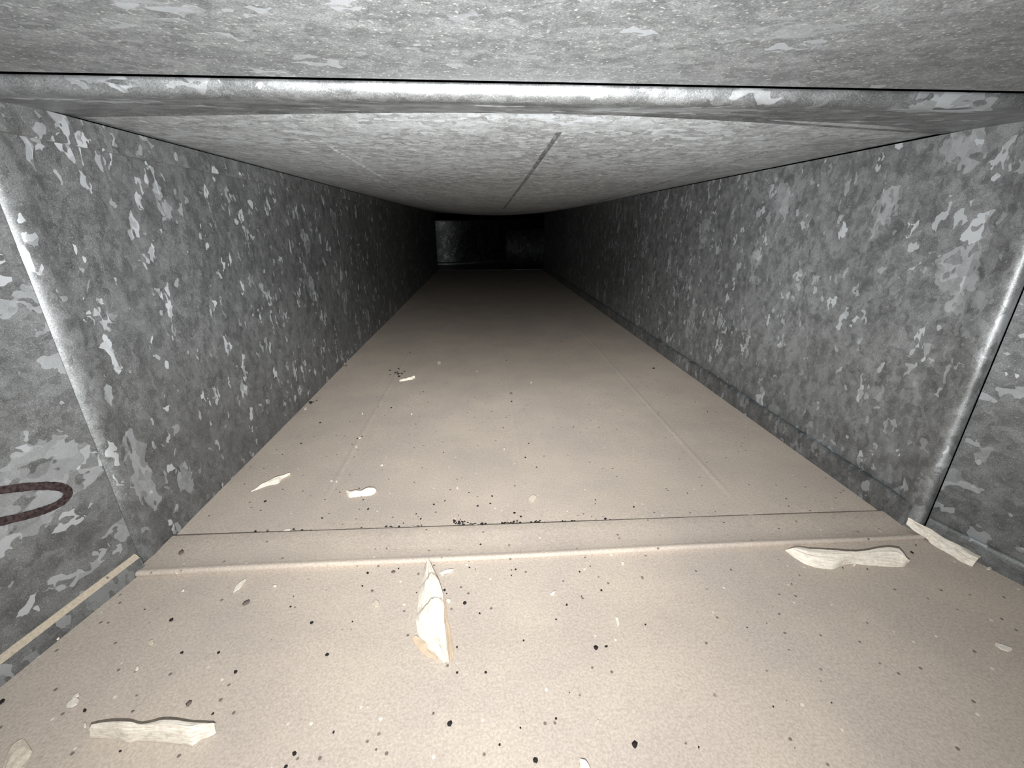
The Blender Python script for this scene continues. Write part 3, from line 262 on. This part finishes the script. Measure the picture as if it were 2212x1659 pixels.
FE = plain('flake_beige', (.62, .55, .45), .85, .12)
GK = plain('grit_black', (.025, .021, .02), .8, .5)
GB = plain('grit_brown', (.16, .13, .115), .9, .4)
MK = plain('marker_ink', (.035, .024, .024), .6, .6, 500)
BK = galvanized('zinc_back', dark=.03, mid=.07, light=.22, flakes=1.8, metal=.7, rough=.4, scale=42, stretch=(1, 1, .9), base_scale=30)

# ---------------------------------------------------------------- builders
def link(name, verts, faces, mat, parent=None, smooth=True, uvs=None, solid=0.):
    me = bpy.data.meshes.new(name); me.from_pydata([tuple(v) for v in verts], [], faces); me.update()
    if smooth:
        for q in me.polygons: q.use_smooth = True
    if uvs:
        ul = me.uv_layers.new(name='UVMap')
        for l in me.loops: ul.data[l.index].uv = uvs[l.vertex_index]
    me.materials.append(mat)
    o = bpy.data.objects.new(name, me); C.objects.link(o)
    if parent: o.parent = parent
    if solid:
        md = o.modifiers.new('thickness', 'SOLIDIFY'); md.thickness = abs(solid); md.offset = -1 if solid > 0 else 1; md.use_rim = False
    return o
def sheet(name, rows, mat, parent=None, flip=False, **k):
    """a surface through a grid of points, one list per row"""
    n = len(rows[0]); v = [p for r_ in rows for p in r_]; f = []
    for i in range(len(rows)-1):
        for j in range(n-1):
            q = (i*n+j, i*n+j+1, (i+1)*n+j+1, (i+1)*n+j)
            f.append(q[::-1] if flip else q)
    return link(name, v, f, mat, parent, **k)
def structure(o, label):
    o['kind'] = 'structure'; o['label'] = label; return o
def tag(o, label, cat, group=None):
    o['label'] = label; o['category'] = cat
    if group: o['group'] = group
    return o
def lin(a, b, n): return [a+(b-a)*i/(n-1) for i in range(n)]

Y0 = -.32                     # the near section runs back past the camera
YE = 2.55                     # far end of the inner section
XW = XR+.006                  # right wall plane behind its bottom flange
def nl(y): return -.2662-.2*(.252-y) if y > .1 else nl(.1001)-.0*(y-.1)
def nr(y): return .3618+.33*(.262-y) if y > .13 else nr(.1301)
GAP = .301

# ---------------------------------------------------------------- structure: floor, walls, ceiling
ys = [.2]+lin(.32, YE, 40)
def gy(x): return .3014-.0160*(x+.26)    # the sheet starts just behind the joint strip
def fz(x, y): return .0006*math.sin(x*23+1)*math.sin(y*9)
floor = structure(sheet('floor', [[(x, max(y, gy(x)+.00002*k), fz(x, y)*min(1, (y-.29)*20)) for x in lin(XL-.002, XW+.002, 30)] for k, y in enumerate(ys)], DU, solid=.0008), 'dust covered sheet metal floor of the inner duct section')
ny = lin(Y0, .275, 40)
sheet('near_floor_panel', [[(nl(y)-.002+(nr(y)-nl(y)+.004)*k/20, y, -.0002) for k in range(21)] for y in ny], DU, floor, solid=.0008)
lipv = []
for x in lin(XL, XW, 12): lipv.append([(x, YE-.004, .0), (x, YE-.003, .0035), (x, YE, .004), (x, YE+.001, -.002)])
sheet('end_lip', [list(c) for c in zip(*lipv)], ZH, floor, flip=True)

def bead(name, pts, zf, parent, mat, w, h):
    rows = []
    n = 40
    def P(t):
        k = t*(len(pts)-1); i = min(int(k), len(pts)-2); f = k-i
        return Vector((pts[i][0]*(1-f)+pts[i+1][0]*f, pts[i][1]*(1-f)+pts[i+1][1]*f))
    for i in range(n+1):
        t = i/n; c = P(t); fade = min(1, t*8, (1-t)*8+.15)
        row = []
        for s, hh in ((-1, -.06), (-.7, .1), (-.35, .7), (0, 1), (.35, .7), (.7, .1), (1, -.06)):
            x = c.x+s*w; row.append((x, c.y, zf(x, c.y)+h*hh*fade))
        rows.append(row)
    return sheet(name, rows, mat, parent)
for pts in D['floor_beads']:
    bead('stiffening_bead', sorted(pts, key=lambda q: q[1]), fz, floor, DU, .0045, .00045)

def cz(x, y):
    u = (x-(XL+XW)/2)/((XW-XL)/2); t = min(max((y-.307)/2.243, 0), 1)
    return ZC-.036*max(0, 1-u*u)*math.sin(math.pi*t**.75)
cy = [.262, .29]+[.307+(YE-.307)*(k/70)**1.5 for k in range(71)]
ceil = structure(sheet('ceiling', [[(x, y, cz(x, y)) for x in lin(XL-.002, XW+.002, 60)] for y in cy], ZX, flip=True, solid=.0008), 'grey galvanised ceiling sheet of the inner duct section, sagging in the middle')
sheet('near_ceiling_panel', [[(nl(y)-.03+(nr(y)-nl(y)+.06)*k/20, y, ZC+.0002) for k in range(21)] for y in lin(Y0, .2468, 30)], ZY, ceil, flip=True, solid=.0008)
for i, pts in enumerate(D['ceil_beads']):
    bead('stiffening_bead', sorted(pts, key=lambda q: q[1]), cz, ceil, ZX if i == 0 else ZS, (.0028, .0022, .0012)[i], -.0011)

zs = lin(-.001, ZC-.0016, 40)
yw = lin(.30, YE, 60)
def hemmed(prof):
    return [(y, o) for y, o in prof]
def smooth_profile(pts, n=3):
    out = []
    for i in range(len(pts)-1):
        p0, p1, p2, p3 = [Vector(pts[max(0, min(len(pts)-1, i+k))]) for k in (-1, 0, 1, 2)]
        for k in range(n):
            t = k/n; out.append(tuple(.5*((2*p1)+(p2-p0)*t+(2*p0-5*p1+4*p2-p3)*t*t+(3*p1-p0-3*p2+p3)*t**3)))
    return out+[tuple(pts[-1])]
pl = smooth_profile([(.2668+(y-.2668)*.68, o) for y, o in [(.2668, -.0090), (.2676, -.0072), (.2690, -.0049), (.2708, -.0031), (.2732, -.0015), (.2762, -.0003), (.2800, .0005), (.2850, .0009), (.2910, .0009), (.2960, .0005)]])
def und(y, z, s): return .0012*math.sin((y-.3)*7+s*0)*math.sin(z*10) if y > .3 else 0
wl = structure(sheet('wall_left', [[(XL+o+und(y, z, 0), y, z) for z in zs] for y, o in [(.2864, .0005), (.2900, .0001)]+[(y, 0) for y in yw]], ZW, flip=True), 'spangled galvanised left wall of the duct')
pr = smooth_profile([(y, .3554-x) for y, x in ((.2680, .3640), (.2646, .3620), (.2628, .3590), (.2618, .3560), (.2618, .3538), (.2630, .3520), (.2652, .3508), (.2685, .3504), (.2730, .3510), (.2800, .3528), (.2880, .3546), (.2960, .3554))])
wr = structure(sheet('wall_right', [[(XW-o+und(y, z, 2), y, z) for z in zs] for y, o in [(.296, 0)]+[(y, 0) for y in yw]], ZR), 'spangled galvanised right wall of the duct')
sheet('rolled_hem', [[(XL+o, y, z) for z in zs] for y, o in pl], ZLH, wl, flip=True)
sheet('rolled_hem', [[(XW-o, y, z) for z in zs] for y, o in pr], ZRH, wr)
# near ends of both walls
sheet('near_wall_panel', [[(nl(y)+.0034, y, z) for z in lin(-.001, ZC+.003, 24)] for y in lin(Y0, .2662, 40)], ZN, wl, flip=True)
sheet('near_wall_panel', [[(nr(y), y, z) for z in lin(-.001, ZC+.003, 24)] for y in lin(Y0, .2632, 40)], ZN, wr)
# folded seams along the corners
def seam(name, yy, prof, xf, sgn, mat, parent, flip):
    return sheet(name, [[(xf(y)+sgn*o, y, z) for o, z in prof] for y in yy], mat, parent, flip=flip)
seam('seam_flange', [.2700]+lin(.3, YE, 20), [(.0062, .0), (.0060, .006), (.0058, .0195), (.0056, .0215), (.0046, .0226), (.0032, .0228), (-.001, .0222)], lambda y: XW, -1, ZV, wr, False)
seam('seam_flange', [.2720]+lin(.3, YE, 20), [(-.001, .2886), (.0050, .2880), (.0058, .2888), (.0058, .298), (.0052, ZC-.0022)], lambda y: XL, 1, ZW, wl, True)
seam('near_seam_flange', lin(Y0, .2650, 30), [(.0066, -.001), (.0062, .0105), (.0056, .0120)], nl, 1, ZV, wl, True)
seam('dusty_ledge', lin(Y0, .2645, 30), [(.0060, .0116), (.0052, .0128), (.0044, .0142), (.0036, .0150), (.0030, .0156)], nl, 1, DS, wl, True)
seam('near_seam_flange', lin(Y0, .2615, 30), [(.0030, -.001), (.0028, .012), (.0022, .0150), (.001, .0158), (-.001, .0160)], nr, -1, ZN, wr, False)
# marker stroke on the near left wall
mp = D['marker']
def spl(pts, n):
    out = []
    for i in range(len(pts)-1):
        p0, p1, p2, p3 = [Vector(pts[max(0, min(len(pts)-1, i+k))]) for k in (-1, 0, 1, 2)]
        for k in range(n):
            t = k/n
            out.append(.5*((2*p1)+(p2-p0)*t+(2*p0-5*p1+4*p2-p3)*t*t+(3*p1-p0-3*p2+p3)*t**3))
    out.append(Vector(pts[-1])); return out
sp_ = spl(mp, 8); rows = []
rg = random.Random(2)
for i, q in enumerate(sp_):
    d = (sp_[min(i+1, len(sp_)-1)]-sp_[max(i-1, 0)]).normalized(); nn = Vector((-d.y, d.x))
    hw = .0024+rg.uniform(-.0002, .0002)
    rows.append([(nl(q.x+nn.x*s*hw)+.0037, q.x+nn.x*s*hw, q.y+nn.y*s*hw) for s in (-1, -.5, 0, .5, 1)])
sheet('marker_stroke', rows, MK, wl, solid=.0001)

# ---------------------------------------------------------------- structure: the dark cross duct at the far end
def by(x): return 3.08+max(0, x+.27)**2*1.1+.1*max(0, x+.27)      # heel of an elbow, curving away to the right
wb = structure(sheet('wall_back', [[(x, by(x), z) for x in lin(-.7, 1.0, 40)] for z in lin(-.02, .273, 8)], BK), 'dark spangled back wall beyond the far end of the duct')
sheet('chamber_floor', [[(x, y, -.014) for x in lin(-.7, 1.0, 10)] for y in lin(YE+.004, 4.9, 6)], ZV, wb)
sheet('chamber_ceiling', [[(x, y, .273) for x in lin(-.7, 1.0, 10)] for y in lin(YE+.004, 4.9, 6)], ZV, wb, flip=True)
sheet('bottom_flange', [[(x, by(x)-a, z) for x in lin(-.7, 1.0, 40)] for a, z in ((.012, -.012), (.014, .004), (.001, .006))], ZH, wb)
def tube(name, prof, cy_, cz_, mat, parent, n=40):
    rows = []
    for k in range(n+1):
        a = 2*math.pi*k/n
        rows.append([(x, cy_+math.cos(a)*rr, cz_+math.sin(a)*rr) for x, rr in prof])
    return sheet(name, rows, mat, parent)
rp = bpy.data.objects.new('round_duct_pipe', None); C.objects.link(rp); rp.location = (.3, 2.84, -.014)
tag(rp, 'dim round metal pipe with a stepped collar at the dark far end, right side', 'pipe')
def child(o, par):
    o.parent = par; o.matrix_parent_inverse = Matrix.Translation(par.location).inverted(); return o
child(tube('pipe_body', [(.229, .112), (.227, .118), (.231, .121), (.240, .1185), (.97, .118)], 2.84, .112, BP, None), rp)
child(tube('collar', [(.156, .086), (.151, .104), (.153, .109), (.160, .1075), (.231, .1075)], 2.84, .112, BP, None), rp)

# ---------------------------------------------------------------- joint strips (S-slips)
def strip_floor():
    a0, a1 = Vector((-.2608, .2580)), Vector((.3532, .2549)); b0, b1 = Vector((-.2596, .2996)), Vector((.3525, .2898))
    rows = []
    prof = [(0, -.0002), (-.016, .0014), (-.006, .0027), (.012, .0035), (.045, .0037), (.09, .0032), (.15, .0026), (.4, .0022), (.7, .0022), (.97, .0024), (1, .0022), (1.0, .0010), (.9, .0004)]
    for t, z in prof:
        row = []
        for k in range(41):
            u = k/40; a = a0.lerp(a1, u); b = b0.lerp(b1, u); q = a.lerp(b, t)
            row.append((q.x, q.y, z+(.0006*math.sin(u*11)*(1 if 0 < z and t < .5 else .3) if z > .001 else 0)))
        rows.append(row)
    return sheet('joint_strip', rows, DU)
tag(strip_floor(), 'flat dust-covered metal joint strip lying across the duct floor', 'joint strip')
def strip_ceiling():
    rows = []
    prof = [(.2496, .0000), (.2492, -.0004), (.2494, -.0016), (.2501, -.0040), (.2517, -.0058), (.2542, -.0068), (.2575, -.0069), (.263, -.0062), (.28, -.0039)]
    xs = lin(nl(.25)-.03, nr(.25)+.035, 60)
    for y, dz in prof: rows.append([(x, y, ZC+dz) for x in xs])
    def yb(x):
        u = (x-.03)/.31
        return .3065+(.030 if u < 0 else .040)*abs(u)**2.2
    rows.append([(x, yb(x)-.004, ZC-.0003-.0006) for x in xs])
    rows.append([(x, yb(x), ZC-.0006+min(0, cz(x, yb(x))-ZC)) for x in xs])
    return sheet('joint_strip', rows, ZH, flip=True)
tag(strip_ceiling(), 'shiny round-edged galvanised joint strip running across the duct ceiling', 'joint strip')

# ---------------------------------------------------------------- debris on the floor
def chip(name, rows, mat, thick=.0009, bulge=.001, nx=10, ridges=(), seed=1, parent=None, lift=0., curl=0.):
    """curled sheet between a near edge resting on the floor and a raised far edge"""
    rg = random.Random(seed); n = len(rows); top = []; uv = []
    ph = [rg.uniform(0, 6.3) for _ in range(4)]
    for i, (a, b) in enumerate(rows):
        a, b = Vector(a), Vector(b); t = i/(n-1); row = []
        wdt = max((b-a).length, 1e-4)
        for j in range(nx+1):
            s = j/nx
            q = a.lerp(b, s)
            q.z += bulge*math.sin(math.pi*s)*min(1, wdt/.006)
            q.z += .0003*math.sin(s*17+ph[0]+t*2)*math.sin(math.pi*s)+.00022*math.sin(s*31+ph[2]-t*1.5)*math.sin(math.pi*s)
            q.z += .0004*math.sin(t*17+ph[1])*s
            for (t0, h) in ridges:
                tt = t-(t0+.05*math.cos(s*4.2)); q.z += h*(.25+.75*math.sin(math.pi*s))*max(0, 1-tt/.2)*min(1, tt/.012) if tt > 0 else 0
            q.z += curl*s**3
            q.z = max(q.z, .0003)+lift
            row.append(q); uv.append((t*4, s))
        top.append(row)
    v = [q for r_ in top for q in r_]; N1 = len(v); m = nx+1
    v2 = [Vector((q.x, q.y, max(q.z-thick, .00005+lift*.5))) for q in v]
    f = []
    for i in range(n-1):
        for j in range(nx):
            k = i*m+j; f.append((k, k+m, k+m+1, k+1)); f.append((N1+k, N1+k+1, N1+k+m+1, N1+k+m))
    for i in range(n-1):
        k = i*m; f.append((k, N1+k, N1+k+m, k+m)); k += nx; f.append((k, k+m, N1+k+m, N1+k))
    for j in range(nx):
        k = j; f.append((k, k+1, N1+k+1, N1+k)); k = (n-1)*m+j; f.append((k, N1+k, N1+k+1, k+1))
    o = link(name, v+v2, f, mat, parent, uvs=uv+uv, smooth=False)
    for q in o.data.polygons: q.use_smooth = True
    try: o.data.set_sharp_from_angle(angle=.7)
    except Exception: pass
    # face outward
    bm = bmesh.new(); bm.from_mesh(o.data); bmesh.ops.recalc_face_normals(bm, faces=bm.faces); bm.to_mesh(o.data); bm.free()
    return o
tag(chip('wood_chip', D['chip_roll'], FB, .0012, .0032, 16, seed=3), 'long pale curled chip with a rolled back edge at the bottom left of the floor', 'chip')
sh = tag(chip('pale_shard', D['chip_shard'], FB, .0008, .0022, 20, ridges=((.19, .0018), (.43, .0026)), seed=5), 'large layered cream shard pointing at the floor joint strip', 'chip')
chip('under_layer', D['shard_under'], FT, .0006, .0003, 5, parent=sh, seed=6)['label'] = 'tan lower layer along the right edge'
chip('loose_flake', D['shard_flake'], FT, .0006, .0003, 5, parent=sh, seed=7)['label'] = 'tan flake under the lower left edge'
tag(chip('wood_chip', D['chip_splinter'], FB, .001, .0020, 16, seed=8), 'long wavy cream splinter in front of the right end of the floor joint strip', 'chip')
tag(chip('wood_stick', D['chip_stick'], FB, .0012, .0026, 14, seed=9), 'straight pale stick lying in the corner along the right wall', 'chip')
tag(chip('wood_chip', D['chip_small'], FB, .0012, .0012, seed=10), 'small white chip with a curled back edge behind the left half of the joint strip', 'chip')
tag(chip('wood_sliver', D['chip_sliver'], FB, .0006, .0004, 6, seed=11), 'thin tapering pale sliver on the far floor close to the left wall', 'chip')
tag(chip('wood_curl', D['chip_curl'], FB, .001, .001, 6, seed=12), 'tiny bone-shaped white curl beside a cluster of grit, farther down the floor', 'chip')
tag(chip('wood_chip', D['chip_corner'], FE, .001, .0006, seed=13), 'beige chip cut off by the bottom left corner of the picture', 'chip')
tag(chip('wood_chip', D['chip_edge'], FB, .001, .0008, seed=14), 'pale chip cut off by the bottom edge right of the centre', 'chip')

def base_z(x, y):
    fr = .2580+(x+.2608)/(.614)*(-.0031); bk = .2996+(x+.2596)/.612*(-.0098)
    if fr-.0005 <= y <= bk: return .0026
    return .0004
def flake(P, e1, e2, mat, rg):
    n = rg.choice((6, 7, 8)); v = []; e1 = Vector(e1+[0])/2; e2 = Vector(e2+[0])/2
    th = .0009
    for z in (0, th):
        for k in range(n):
            a = 2*math.pi*k/n+(rj[k] if z else rj.setdefault(k, rg.uniform(-.2, .2))); rr = rk.setdefault(k, rg.uniform(.78, 1.1))*(1 if z else .94)
            q = e1*math.cos(a)*rr+e2*math.sin(a)*rr; v.append((q.x, q.y, z+(.0006*math.cos(a) if z else 0)))
    f = [tuple(range(n-1, -1, -1)), tuple(range(n, 2*n))]+[(k, (k+1) % n, n+(k+1) % n, n+k) for k in range(n)]
    o = link('pale_flake', v, f, mat, smooth=False); o.location = (P[0], P[1], base_z(P[0], P[1])); return o
rg = random.Random(11)
for P, e1, e2, lab in D['flakes']:
    rj, rk = {}, {}
    beige = lab and ('beige' in lab or 'translucent' in lab)
    o = flake(P, e1, e2, FE if beige else FW, rg)
    if lab: tag(o, lab, 'flake')
    else: tag(o, 'tiny white crumb of debris scattered on the dusty floor', 'flake', 'tiny white crumbs on the floor')

# grit crumbs: a few lumpy shapes shared by all
def lump(seed):
    rg = random.Random(seed); bm = bmesh.new(); bmesh.ops.create_icosphere(bm, subdivisions=1, radius=.5)
    for v in bm.verts:
        v.co *= rg.uniform(.75, 1.12); v.co.z = max(v.co.z*.62+.28, 0)
    me = bpy.data.meshes.new('grit'); bm.to_mesh(me); bm.free()
    for q in me.polygons: q.use_smooth = True
    return me
shapes = []
for mt in (GK, GB):
    row = []
    for s in range(4):
        me = lump(s+1); me.materials.append(mt); row.append(me)
    shapes.append(row)
rg = random.Random(21)
for i, (x, y, s, d) in enumerate(D['crumbs']):
    isb = i in D['brown'].values()
    me = shapes[1 if isb or rg.random() < .1 and i > 8 else 0][rg.randrange(4)]
    o = bpy.data.objects.new('grit_crumb', me); C.objects.link(o)
    o.location = (x, y, base_z(x, y)-.0003); o.rotation_euler = (0, 0, rg.uniform(0, 6.28)); o.scale = (s*rg.uniform(.9, 1.25), s*rg.uniform(.8, 1.1), s*rg.uniform(.6, .9))
    if str(i) in D['crumb_labels']: tag(o, D['crumb_labels'][str(i)], 'crumb')
    elif .285 < y < .325 and -.2 < x < .3: tag(o, 'tiny black grit crumb caught behind the floor joint strip', 'crumb', 'grit along the back of the joint strip')
    else: tag(o, 'tiny dark grit crumb scattered over the dusty floor', 'crumb', 'grit scattered on the floor')
